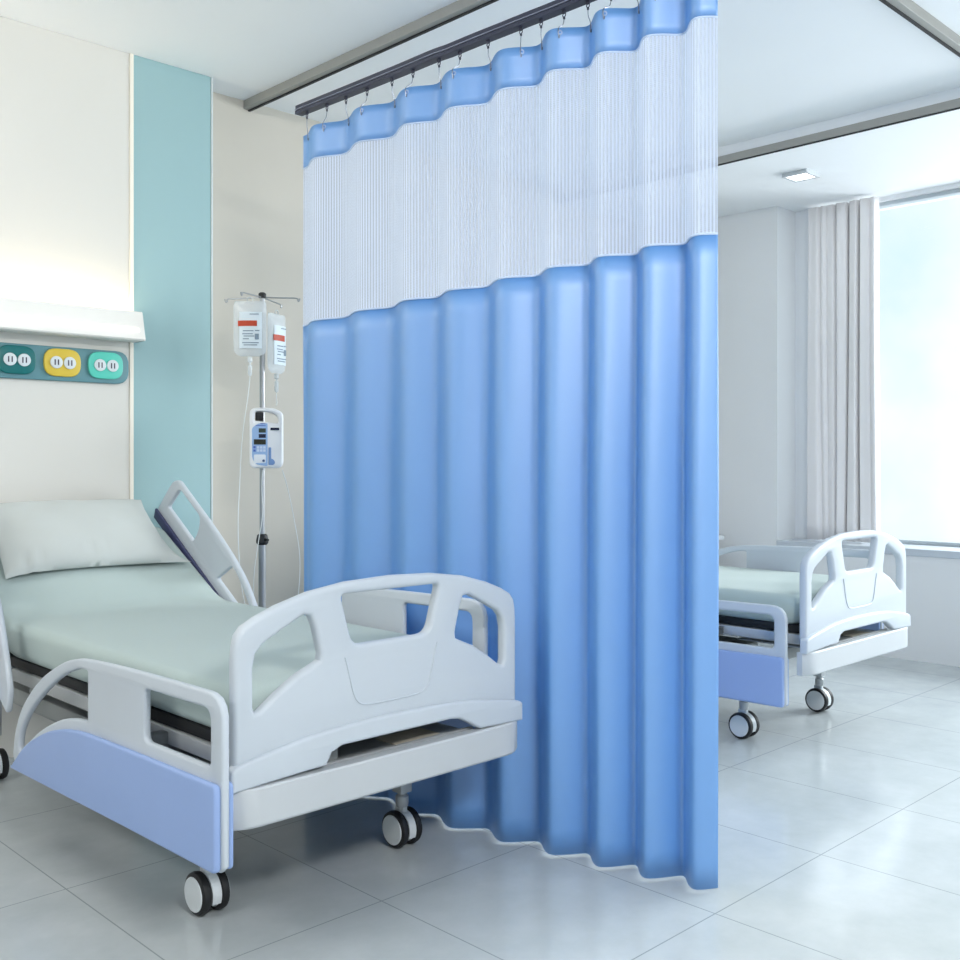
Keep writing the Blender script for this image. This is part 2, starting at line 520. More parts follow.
def castor(bed, x, y, turn=0):
    c = bmesh.new()
    # stem, fork body between wheels
    lathe(c, [(.013, .08), (.013, .20)], 12, Matrix.Translation((x, y, .04)))
    box(c, (x, y, .225), (.044, .044, .13), bev=.004)
    lathe(c, [(.018, .0), (.02, .012), (.02, .03), (.014, .036)], 14, Matrix.Translation((x, y, .118)))
    body = obj('castor', c, STEEL, bed)
    c = bmesh.new()
    box(c, (x, y + .004, .085), (.020, .040, .070), bev=.006)
    for k in range(12):
        a0 = R(-25 + 150 * k / 12); a1 = R(-25 + 150 * (k + 1) / 12)
        q = []
        for a in (a0, a1):
            for rr in (.040, .0515):
                for xx in (-.0125, .0125): q.append(c.verts.new((x + xx, y - rr * math.cos(a), .0545 + rr * math.sin(a))))
        for f in ((0, 1, 3, 2), (4, 6, 7, 5), (2, 3, 7, 6), (0, 4, 5, 1), (0, 2, 6, 4), (1, 5, 7, 3)): c.faces.new([q[i] for i in f])
    bmesh.ops.remove_doubles(c, verts=c.verts, dist=1e-5)
    fender = obj('castor_fork', c, HUB, body)
    c = bmesh.new(); lathe(c, [(.036, -.012), (.036, .012)], 24, MX((0, 1, 0), (0, 0, 1), (x, y, .0545)))
    obj('axle_housing', c, BLACK, body)
    for s in (-1, 1):
        Mx = MX((0, 1, 0), (0, 0, 1), (x + s * .0255, y, .0545))   # local z -> +x
        t = bmesh.new()
        lathe(t, [(.030, -.013), (.046, -.013), (.0525, -.009), (.0545, 0), (.0525, .009), (.046, .013), (.030, .013), (.030, -.013)], 32, Mx, cap=False)
        obj('tyre', t, BLACK, body)
        t = bmesh.new()
        lathe(t, [(.0435, -.0135), (.0425, -.0155), (.0, -.0165)] if s < 0 else [(.0, .0165), (.0425, .0155), (.0435, .0135)], 32, Mx, cap=False)
        lathe(t, [(.0435, -.0135), (.0435, .0135)] if s < 0 else [(.0435, -.0135), (.0435, .0135)], 32, Mx, cap=True)
        obj('hub_cap', t, HUB, body)
    return body

def rail_core_outline():
    # foot rail in (y, z): square end towards the foot, swept curve towards the head
    o = [(-.016, .262), (-.016, .590)]
    o += [(-.008, .613), (.008, .629), (.030, .636)]
    arc = catmull([(.05, .6375), (.40, .632), (.66, .622), (.757, .610), (.847, .585), (.991, .520), (1.114, .429), (1.175, .345), (1.196, .275), (1.190, .250), (1.172, .240)], 6)
    return o + arc + [(.0, .248)]

def side_rail(name, bed, x, dz, side, M=None, head=False, dy=0, vs=1.):
    """x = outer face (on side 'side'), plates stand in the y-z plane"""
    x0 = x - side * .026
    def P(nm, loops, th, bev, xx, m, par):
        Mx = MX((0, 1, 0), (0, 0, 1), (xx, dy, dz))
        if M is not None: Mx = M @ Mx
        return plate(nm, loops, th, bev, Mx, m, par)
    if not head:
        out = rail_core_outline()
        h1 = catmull([(.643, .590), (.643, .520), (.643, .462), (.700, .459), (.780, .447), (.866, .424), (.960, .388), (1.060, .335), (1.133, .290), (1.150, .296), (1.135, .345), (1.062, .420), (.942, .500), (.829, .557), (.757, .580), (.690, .592)], 4, True)
        h1 = [(.670, .588), (.670, .462)] + catmull([(.678, .457), (.760, .449), (.866, .424), (1.000, .368), (1.120, .296), (1.144, .284)], 5) + catmull([(1.150, .296), (1.135, .345), (1.062, .420), (.942, .500), (.829, .557), (.757, .580), (.715, .590), (.680, .592)], 5)
        h2 = fillet([(.348, .468), (.036, .472), (.036, .600), (.348, .596)], [.022, .018, .03, .018], 5)
        blue = fillet([(-.012, .252), (1.172, .236), (1.06, .325), (.90, .392), (.78, .420), (.67, .432), (.40, .438), (-.012, .444)], [.014, .004, .1, .1, .1, .1, .1, .016], 5)
    else:
        out = fillet([(0, 0), (1.0, 0), (1.018, .02), (.985, .150), (.965, .205), (.93, .232), (.86, .230), (.60, .226), (.42, .212), (.30, .190), (.20, .150), (.10, .098), (.02, .05)], [.01, .02, .02, .03, .03, .04, .05, .1, .1, .1, .1, .1, .02], 5)
        h1 = fillet([(.700, .088), (.945, .088), (.905, .206), (.705, .203), (.685, .150)], [.012, .012, .03, .02, .03], 5)
        h2 = fillet([(.13, .075), (.47, .075), (.405, .185), (.32, .165), (.22, .125)], [.012, .012, .02, .08, .06], 5)
        blue = fillet([(.06, -.006), (1.005, -.006), (1.016, .036), (.10, .036)], [.004, .006, .006, .01], 5)
        out, h1, h2 = [[(u, v * vs) for u, v in L_] for L_ in (out, h1, h2)]
    core = P(name, [out, h1, h2], .020, .007, x0, WPLAST, bed)
    P('outer_blue_panel', [blue], .018, .006, x0 + side * .018, BLUEPL, core)
    P('inner_blue_panel', [blue], .012, .005, x0 - side * .016, BLUESHADE if head else BLUEPL, core)
    return core

def make_bed():
    bed = empty('hospital_bed', (BX, BY, 0))
    # footboard: upper shell with three openings
    half = [(.453, .46), (.453, .70), (.451, .730), (.445, .757), (.430, .775), (.395, .793), (.340, .814), (.250, .838), (.140, .853)]
    out = [(-x, z) for x, z in half] + [(0, .858)] + half[::-1]
    mid = fillet([(-.160, .824), (-.124, .697), (.124, .697), (.160, .824)], [.016, .03, .03, .016], 6)
    FM = lambda y: MX((1, 0, 0), (0, 0, 1), (0, y, 0))
    fb = plate('footboard', [out, hole_pts(-1), mid, hole_pts(1)], .032, .011, FM(.026), WPLAST, bed, seg=3)
    # raised centre crest line below the middle opening
    bm = bmesh.new()
    gl = catmull([(-.150, .009, .672), (-.138, .009, .630), (-.124, .009, .580), (-.108, .009, .556), (-.080, .009, .547), (0, .009, .545), (.080, .009, .547), (.108, .009, .556), (.124, .009, .580), (.138, .009, .630), (.150, .009, .672)], 4)
    tube(bm, gl, .0022, 6)
    obj('crest_line', bm, WPLAST, fb)
    # skirt of the footboard
    arc = catmull([(-.468, .452), (-.45, .470), (-.316, .494), (-.20, .506), (0, .512), (.20, .506), (.316, .494), (.45, .470), (.468, .452)], 5)
    low = [(.468, .412), (.30, .418), (.262, .440), (.225, .458), (.19, .463), (-.165, .463), (-.195, .452), (-.212, .424), (-.30, .421), (-.468, .412)]
    plate('footboard_skirt', [arc + low], .034, .008, FM(.014), WPLAST, fb, seg=3)
    # bumper bar: curved ends
    bm = bmesh.new()
    prof = []
    for i in range(41):
        x = -.466 + .932 * i / 40
        e = max(0, abs(x) - .40) / .066
        prof.append((x, -.010 + .030 * e * e))
    rings = []
    for x, y in prof:
        q = [(y + .003, .415), (y, .411), (y, .332), (y + .005, .326), (.022 + max(0, y), .326), (.022 + max(0, y), .415)]
        rings.append([bm.verts.new((x, yy, z)) for yy, z in q])
    for a, b in zip(rings, rings[1:]):
        for k in range(6): bm.faces.new((a[k], a[(k + 1) % 6], b[(k + 1) % 6], b[k]))
    bm.faces.new(rings[0][::-1]); bm.faces.new(rings[-1])
    obj('bumper_bar', bm, BARPL, bed)
    # tray behind the slot with its cream card
    bm = bmesh.new()
    box2(bm, (-.30, .034, .398), (.30, .40, .404), bev=.002)
    box2(bm, (-.30, .030, .392), (.30, .040, .418))
    tray = obj('foot_tray', bm, STEEL, bed, sm=False)
    bm = bmesh.new(); box2(bm, (.06, .06, .4045), (.215, .155, .4085), bev=.001)
    cd_ = obj('cream_card', bm, mat('cream_card_paper', (222, 214, 196), rough=.7, noise=.03, nscale=60), tray, sm=False); cd_['label'] = 'cream card'
    bm = bmesh.new()
    box2(bm, (-.148, .08, .4045), (-.118, .11, .45), bev=.003)
    obj('tray_post', bm, STEEL, tray)
    # mattress deck: side rails, cross slats, raised back section
    TH = R(32.3)
    yf, zf = 1.50, .475
    bm = bmesh.new()
    for s in (-1, 1):
        box2(bm, (s * .395 - .014, .06, .432), (s * .395 + .014, 1.46, .472), bev=.005)
    for k in range(7): box2(bm, (-.39, .12 + k * .21, .440), (.39, .20 + k * .21, .462))
    obj('deck_frame', bm, STEEL, bed)
    bm = bmesh.new()
    box2(bm, (-.400, .07, .474), (.400, 1.50, .505), bev=.004)
    obj('deck_pad', bm, DARK, bed)
    bm = bmesh.new()
    rot = Matrix.Rotation(R(28), 4, 'X')
    c = Vector((0, 1.50, .47)) + rot @ Vector((0, .30, .005))
    box(bm, c, (.80, .60, .03), bev=.004, rot=rot)
    for s in (-1, 1):
        c2 = Vector((0, 1.50, .47)) + rot @ Vector((s * .38, .30, -.028))
        box(bm, c2, (.03, .58, .035), bev=.004, rot=rot)
    obj('backrest_frame', bm, DSTEEL, bed)
    # chassis
    bm = bmesh.new()
    for s in (-1, 1):
        box2(bm, (s * .34 - .02, .30, .335), (s * .34 + .02, 2.02, .385), bev=.005)
        for y in (.42, 1.25):
            box2(bm, (s * .30 - .015, y, .30), (s * .30 + .015, y + .5, .325), bev=.004)
    for y in (.356, 1.10, 1.88):
        box2(bm, (-.36, y - .03, .285), (.36, y + .03, .335), bev=.005)
    box2(bm, (-.24, .62, .25), (.24, 1.05, .30), bev=.01)
    for s in (-1, 1):
        for y in (.50, 1.40): box2(bm, (s * .34 - .015, y, .38), (s * .34 + .015, y + .05, .44))
    obj('chassis', bm, mat('chassis_grey_steel', (150, 154, 154), rough=.45, metal=.2, noise=.03, nscale=10), bed)
    bm = bmesh.new()
    tube(bm, [(-.385, .95, .452), (-.408, .95, .452)], .011, 12)
    obj('pivot_bolt', bm, DSTEEL, bed)
    for x in (-.325, .321):
        for y in (.356, 1.86): castor(bed, x, y)
    side_rail('foot_side_rail', bed, -.516, 0, -1)
    side_rail('foot_side_rail', bed, .462, .105, 1, dy=.13)
    for x, sd, vs in ((-.516, -1, 1.35), (.440, 1, 1.)):
        o_ = Vector((0, 1.215 + (.035 if sd < 0 else 0), .375))
        M = Matrix.Translation(o_) @ Matrix.Rotation(TH, 4, 'X') 
        side_rail('head_side_rail', bed, x, 0, sd, M=M, head=True, vs=vs)
    for x, sd, dz in ((-.516, -1, 0), (.462, 1, .105)):
        for y in (.40, .58):
            bm = bmesh.new()
            box2(bm, (x - sd * .03, y + (.13 if sd > 0 else 0), .435), (sd * .385, y + .035 + (.13 if sd > 0 else 0), .465 + dz * .3), bev=.003)
            obj('rail_bracket', bm, DSTEEL, bed)
    return bed

bed = make_bed()
tag(bed, 'white hospital bed with blue side rails in front of the blue curtain', 'hospital bed')

def make_mattress(name):
    W2, T, top = .402, .118, .622
    TH = R(28)
    path = []      # (y, z of top, tilt)
    yb = 1.49
    for i in range(25): path.append((.068 + (yb - .08 - .068) * i / 24, top, 0))
    for i in range(1, 9):
        t = i / 8; a = TH * t
        rad = .30
        path.append((yb - .08 + rad * math.sin(a), top + rad * (1 - math.cos(a)), a))
    y0, z0, a = path[-1]
    for i in range(1, 13): path.append((y0 + math.cos(a) * .60 * i / 12 * .80, z0 + math.sin(a) * .60 * i / 12 * .80, a))
    n = len(path)
    bm = bmesh.new()
    rings = []
    def ring(y, z, a, inset, crown=0.0):
        w = W2 - inset; t = T
        pts = []
        r = .034
        # rounded rectangle, local (x, h) with h from 0 (top) down to -t
        for cx, ch, a0 in ((w - r, -r - 0, 0), (-(w - r), -r, 90), (-(w - r), -(t - r), 180), (w - r, -(t - r), 270)):
            for k in range(6):
                an = R(a0 + 90 * k / 5)
                pts.append((cx + r * math.cos(an), ch + r * math.sin(an)))
        # insert points along the top between x=+ and x=- for the soft crown
        res = []
        for (x, h) in pts:
            hh = h + (inset * -0.9 if h > -.03 else 0) + (inset * .9 if h < -t + .03 else 0)
            res.append((x, hh))
        out = res[:6]
        for k in range(1, 12):
            x = (w - r) * (1 - 2 * k / 12)
            out.append((x, (-inset * .9) + .006 * (1 - (x / w) ** 2) + .0012 * math.sin(x * 17 + y * 9)))
        out += res[6:]
        vs = []
        for x, h in out:
            vs.append(bm.verts.new((x, y - math.sin(a) * h, z + math.cos(a) * h)))
        return vs
    for i, (y, z, a) in enumerate(path):
        d0 = i; ins = 0
        if i == 0:
            rings.append(ring(y - .0, z, a, .030)); rings.append(ring(y + .008, z, a, .014)); rings.append(ring(y + .022, z, a, .004)); continue
        if i == n - 1: rings.append(ring(y - .01, z - .006, a, .004)); rings.append(ring(y, z, a, .02)); continue
        rings.append(ring(y, z, a, 0))
    for p, q in zip(rings, rings[1:]):
        N = len(p)
        for k in range(N): bm.faces.new((p[k], p[(k + 1) % N], q[(k + 1) % N], q[k]))
    bm.faces.new(rings[0][::-1]); bm.faces.new(rings[-1])
    o = obj(name, bm, SHEET, None, (BX - .012, BY, 0))
    smooth(o.data, 60)
    return o
mt = make_mattress('mattress')
tag(mt, 'sage green sheeted mattress on the near bed with raised head end', 'mattress')

# pillow on the raised head end
def make_pillow():
    bm = bmesh.new()
    NU, NV = 44, 28
    w, h, T = .325, .205, .064
    def out(u, v):
        # pinched outline with pointed corners
        x = u * w * (1 - .045 * (1 - v * v) ) * (1 + .02 * v * v)
        y = v * h * (1 - .07 * (1 - u * u))
        if u > 0 and v < 0: x += .045 * (u ** 6) * (v ** 6)
        if u < 0 and v < 0: y -= .018 * (u ** 6) * (v ** 6)
        return x, y
    grids = []
    for sgn in (1, -1):
        g = []
        for i in range(NU + 1):
            row = []
            for j in range(NV + 1):
                u, v = -1 + 2 * i / NU, -1 + 2 * j / NV
                u = math.sin(u * PI / 2) * .35 + u * .65; v = math.sin(v * PI / 2) * .35 + v * .65
                x, y = out(u, v)
                f = ((1 - abs(u) ** 2.6) * (1 - abs(v) ** 2.4)) ** .55 if abs(u) < 1 and abs(v) < 1 else 0
                wr = .004 * math.sin(7 * u + 3 * v) * f + .003 * math.sin(15 * u * v + 2) * f
                wr += .007 * math.exp(-((u - .02) ** 2 / .006 + (v + .72) ** 2 / .02)) * math.sin(40 * u) * (1 if sgn > 0 else 0)
                wr += .008 * math.exp(-((u + .72) ** 2 / .01)) * math.exp(-((v + .85) ** 2) / .03) * math.sin(34 * u)
                z = sgn * (T * f * (1.15 if sgn > 0 else .55)) + wr * (sgn > 0)
                row.append(bm.verts.new((x, y, z)))
            g.append(row)
        grids.append(g)
        for i in range(NU):
            for j in range(NV):
                q = (g[i][j], g[i + 1][j], g[i + 1][j + 1], g[i][j + 1])
                bm.faces.new(q if sgn > 0 else q[::-1])
    bmesh.ops.remove_doubles(bm, verts=bm.verts, dist=1e-5)
    o = obj('pillow', bm, PILLOWM)
    smooth(o.data, 80)
    return o
pil = make_pillow()
TH = R(32.3)
pil.rotation_euler = (R(35), 0, 0)
pil.location = (1.637, 3.842, .869)
tag(pil, 'plump pale grey white pillow on the raised mattress end', 'pillow')

# the second bed beyond the curtain
OFF = Vector((2.4265, -.078, 0))
bed2 = copy_tree(bed); bed2.location = bed.location + OFF
for ch in bed2.children:
    if ch.name.startswith('foot_side_rail') and min(v[0] for v in ch.bound_box) < 0: ch.location = (0, .085, -.05)
tag(bed2, 'white hospital bed with blue side rails beyond the curtain near the window', 'hospital bed')
mt2 = mt.copy(); COL.objects.link(mt2); mt2.location = mt.location + OFF
tag(mt2, 'sage green sheeted mattress on the far bed near the window', 'mattress')
for o in (bed, bed2): o['group'] = 'hospital beds'
for o in (mt, mt2): o['group'] = 'mattresses'

# ------------------------------------------------------------ privacy curtain
def bx(Y): return 2.19 + .19 * max(0, (2.45 - Y) / .95) ** 1.3
CR = [3.30, 3.064, 2.807, 2.559, 2.35, 2.158, 1.987, 1.832, 1.693, 1.557, 1.43]
ST = [(3.30, 2.437, 2.358, 2.237, 1.648), (3.177, 2.436, 2.358, 2.237, 1.649), (2.886, 2.432, 2.358, 2.239, 1.659), (2.615, 2.429, 2.358, 2.240, 1.668), (2.378, 2.429, 2.362, 2.244, 1.677),
      (2.186, 2.444, 2.378, 2.259, 1.692), (2.013, 2.460, 2.397, 2.277, 1.707), (1.854, 2.478, 2.416, 2.294, 1.722), (1.705, 2.495, 2.435, 2.312, 1.736), (1.517, 2.520, 2.461, 2.337, 1.755), (1.0, 2.58, 2.53, 2.41, 1.80)]
def level(Y, k):
    for a, b in zip(ST, ST[1:]):
        if a[0] >= Y >= b[0]:
            t = (a[0] - Y) / (a[0] - b[0]); return a[k] + (b[k] - a[k]) * t
    return ST[0][k] if Y > ST[0][0] else ST[-1][k]
def phase(Y):
    for i, (a, b) in enumerate(zip(CR, CR[1:])):
        if a >= Y >= b: return i + (a - Y) / (a - b)
    return 0 if Y > CR[0] else len(CR) - 1
YA, YB = 3.200, 1.524
NS = 460
def amp(Y):
    a = .029 + .010 * min(1, max(0, (2.9 - Y) / 1.2))
    return a
def wav(ph):
    # asymmetric rounded triangle: short side facing the viewpoint end, long side facing the head wall
    f = ph % 1.0
    q = f / .42 * .5 if f < .42 else .5 + (f - .42) / .58 * .5
    return math.asin(.88 * math.cos(2 * PI * q)) / math.asin(.88)
def cpt(s, k=0.):
    Y = YA + (YB - YA) * s
    ph = phase(Y)
    a = amp(Y) * (.78 + .22 * k)
    # crests (towards the bed) broader than the troughs
    w = wav(ph) * (.35 + .65 * k) + (.65 - .65 * k) * math.cos(2 * PI * ph)
    w2 = 0
    x = bx(Y) - a * (w + w2)
    y = Y - a * .12 * math.sin(2 * PI * ph) * 1.0
    return x, y, Y
def curtain_mesh(z0k, z1k, nz, thick=True):
    """k = index into ST, or a number for the hem; returns bm with uv in metres"""
    bm = bmesh.new()
    uvl = bm.loops.layers.uv.new('UVMap')
    rows = []
    arc = 0; prev = None
    cols = []
    for i in range(NS + 1):
        x, y, Y = cpt(i / NS)
        if prev: arc += math.hypot(x - prev[0], y - prev[1])
        prev = (x, y)
        za = level(Y, z0k); zb = level(Y, z1k) if isinstance(z1k, int) else z1k
        col = []
        for j in range(nz + 1):
            t = j / nz
            z = za + (zb - za) * t
            xx, yy, _ = cpt(i / NS, min(.6, max(0, (1.6 - z) / .8)))
            # slight drift of the folds down the cloth
            k = (1.0 - z / 2.4)
            xx += .004 * math.sin(5 * Y + 3 * k) * k
            v = bm.verts.new((xx, yy, z)); col.append((v, (arc, z)))
        cols.append(col)
    for a, b in zip(cols, cols[1:]):
        for j in range(nz):
            q = (a[j], a[j + 1], b[j + 1], b[j])
            f = bm.faces.new([v for v, _ in q])
            for lp_, (_, uv) in zip(f.loops, q): lp_[uvl].uv = uv
            f.smooth = True
    return bm
def cloth_obj(name, bm, m, parent, th=.0012):
    me = bpy.data.meshes.new(name); bm.to_mesh(me); bm.free()
    o = obj(name, me, m, parent)
    md = o.modifiers.new('thickness', 'SOLIDIFY'); md.thickness = th; md.offset = 0
    return o
cur = empty('privacy_curtain', (0, 0, 0))
tag(cur, 'tall blue hospital privacy curtain with white mesh top hanging between the beds', 'curtain')
hd = cloth_obj('blue_header', curtain_mesh(2, 3, 4), BLUEC, cur)
msh = bpy.data.meshes.new('mesh_panel'); b_ = curtain_mesh(3, 4, 14); b_.to_mesh(msh); b_.free()
obj('mesh_panel', msh, MESHC, cur)
cloth_obj('blue_body', curtain_mesh(4, .006, 24), BLUEC, cur)
def seam(name, k, dz, r, m):
    bm = bmesh.new()
    pts = []
    for i in range(0, NS + 1, 2):
        x, y, Y = cpt(i / NS)
        pts.append((x - .001, y, level(Y, k) + dz))
    tube(bm, pts, r, 6)
    obj(name, bm, m, cur)
seam('upper_seam', 3, -.001, .0028, SEAM)
seam('lower_seam', 4, .001, .0035, SEAM)

# track above the curtain
bm = bmesh.new()
rings = []
ys = [3.200 - i * (3.200 - .75) / 90 for i in range(91)]
def profile_sweep(q, mi=0):
    rings = []
    for Y in ys:
        z = level(Y, 1)
        dx = (bx(Y - .01) - bx(Y + .01)) / -.02
        nx, ny = 1, -dx
        l_ = math.hypot(nx, ny); nx /= l_; ny /= l_
        rings.append([bm.verts.new((bx(Y) + px * nx, Y + px * ny, z + pz)) for px, pz in q])
    n_ = len(q)
    for a, b in zip(rings, rings[1:]):
        for k in range(n_): bm.faces.new((a[k], a[(k + 1) % n_], b[(k + 1) % n_], b[k]))
    bm.faces.new(rings[0][::-1]); bm.faces.new(rings[-1])
trk = empty('curtain_track', (bx(2), 2, 2.5))
trk_off = Vector((-bx(2), -2, -2.5))
tag(trk, 'dark navy grey curtain track carrying the blue curtain hooks', 'curtain track')
profile_sweep([(-.014, .026), (-.014, .014), (-.008, .012), (-.008, .008), (-.016, .006), (-.016, -.006), (.016, -.006), (.016, .026)])
o = obj('rail', bm, TRACK, trk); o.location = trk_off
bm = bmesh.new()
profile_sweep([(-.0175, .0115), (-.0175, .0085), (-.0082, .0085), (-.0082, .0115)])
o = obj('rail_highlight', bm, mat('pale_track_highlight', (150, 156, 176), rough=.3, metal=.5), trk); o.location = trk_off  # pale strip put in as the highlight along the track edge
bm = bmesh.new()
for Y in (1.42, .95):
    bm = bmesh.new()
    z = level(Y, 1)
    tube(bm, [(bx(Y), Y, z + .028), (bx(Y), Y, CZ)], .006, 10)
    lathe(bm, [(.022, -.012), (.022, 0)], 16, Matrix.Translation((bx(Y), Y, CZ)))
    o = obj('hanger_rod', bm, TRACK, trk); o.location = trk_off

# hooks
HY = [3.146, 3.022, 2.909, 2.79, 2.656, 2.549, 2.424, 2.338, 2.23, 2.112, 2.043, 1.967, 1.891, 1.82, 1.746, 1.676, 1.598, 1.535]
HOOK = mat('dark_hook_metal', (60, 62, 76), rough=.35, metal=.6, noise=.05, nscale=50)
WIRE = mat('hook_wire_steel', (126, 132, 146), rough=.3, metal=.7, noise=.03, nscale=50)
def make_hook(Y, first):
    # find the cloth point nearest below
    best = min(range(NS + 1), key=lambda i: abs(cpt(i / NS)[1] - Y))
    x, y, Yc = cpt(best / NS)
    zt = level(Y, 1) - .006; zg = level(Yc, 2) - .016
    h = empty('curtain_hook', (bx(Y), Y, zt))
    bm = bmesh.new()
    box(bm, (0, 0, -.004), (.008, .012, .012), bev=.002)
    ringpts = [(.0, .0055 * math.cos(a * PI / 6), -.014 + .0055 * math.sin(a * PI / 6)) for a in range(12)]
    tube(bm, ringpts, .0016, 6, closed=True)
    lathe(bm, [(.003, -.026), (.0036, -.023), (.003, -.019)], 8)
    obj('glider', bm, HOOK, h)
    bm = bmesh.new()
    gx, gy, gz = x - bx(Y), y - Y, zg - zt
    pts = catmull([(0, 0, -.024), (gx * .2 - .002, gy * .3, -.024 + (gz + .024) * .4), (gx - .006, gy, gz + .014), (gx - .006, gy, gz - .010), (gx - .003, gy, gz - .014), (gx - .001, gy, gz - .004)], 4)
    tube(bm, pts, .0013, 6)
    obj('wire_hook', bm, WIRE, h)
    tag(h, 'small dark hook hanging the blue curtain from its track', 'curtain hook', 'curtain hooks along the track')
    # grommet on the header
    bm = bmesh.new()
    i2 = min(NS, best + 2); a = cpt(max(0, best - 2) / NS); b = cpt(i2 / NS)
    t = Vector((b[0] - a[0], b[1] - a[1], 0)).normalized()
    Mg = MX(t, (0, 0, 1), (x, y, zg + .002))
    lathe(bm, [(.0035, -.002), (.0075, -.002), (.0075, .002), (.0035, .002), (.0035, -.002)], 14, Mg, cap=False)
    obj('grommet', bm, mat('pale_grommet', (170, 190, 226), rough=.3, metal=.3), cur)
for i, Y in enumerate(HY): make_hook(Y, i == 0)

# ------------------------------------------------------------ drip stand
PX, PY = 2.447, 3.85
iv = empty('drip_stand', (PX, PY, 0))
tag(iv, 'chrome wheeled drip stand behind the near bed beside the curtain', 'drip stand')
bm = bmesh.new(); tube(bm, [(0, 0, .10), (0, 0, .80)], .0165, 16)
obj('lower_pole', bm, CHROME, iv)
bm = bmesh.new(); tube(bm, [(0, 0, .78), (0, 0, 1.855)], .0115, 14)
obj('upper_pole', bm, CHROME, iv)
bm = bmesh.new(); lathe(bm, [(.019, .782), (.026, .79), (.027, .80), (.022, .825), (.016, .829)], 18)
tube(bm, [(0, -.02, .805), (0, -.045, .805)], .006, 8)
obj('height_collar', bm, BLACK, iv)
bm = bmesh.new(); lathe(bm, [(.010, 1.852), (.0165, 1.854), (.0165, 1.872), (.01, 1.877)], 14)
obj('top_cap', bm, BLACK, iv)
c_, s_ = .7145, .6996      # lateral direction in plan
lat = Vector((c_, -s_, 0)); dep = Vector((s_, c_, 0))
def arm(d, L, curl=.018):
    bm = bmesh.new()
    e = d * L
    pts = [(0, 0, 1.856), tuple(d * L * .5 + Vector((0, 0, 1.853))), tuple(e + Vector((0, 0, 1.850))), tuple(e * 1.04 + Vector((0, 0, 1.840))), tuple(e * 1.08 + Vector((0, 0, 1.838))), tuple(e * 1.11 + Vector((0, 0, 1.850)))]
    tube(bm, catmull(pts, 4), .0034, 7)
    obj('hook_arm', bm, CHROME, iv)
d1 = (lat + dep * -.08).normalized(); d2 = (-lat * .28 - dep).normalized()
arm(d1, .15); arm(-d1, .15); arm(d2, .17); arm(-d2, .17)
for k in range(5):
    a = k * 2 * PI / 5 + .3
    bm = bmesh.new()
    e = Vector((math.cos(a), math.sin(a), 0)) * .22
    tube(bm, [(0, 0, .115), tuple(e * .5 + Vector((0, 0, .098))), tuple(e + Vector((0, 0, .075)))], [.016, .013, .010], 8)
    lg = obj('leg', bm, CHROME, iv)
    bm = bmesh.new()
    lathe(bm, [(.010, -.010), (.026, -.010), (.028, 0), (.026, .010), (.010, .010)], 18, MX((-math.sin(a), math.cos(a), 0), (0, 0, 1), tuple(e + Vector((0, 0, .028)))) )
    tube(bm, [tuple(e + Vector((0, 0, .03))), tuple(e + Vector((0, 0, .075)))], .006, 8)
    obj('castor', bm, BLACK, lg)
bm = bmesh.new(); lathe(bm, [(.026, .10), (.032, .105), (.032, .13), (.018, .14)], 18)
obj('base_hub', bm, CHROME, iv)

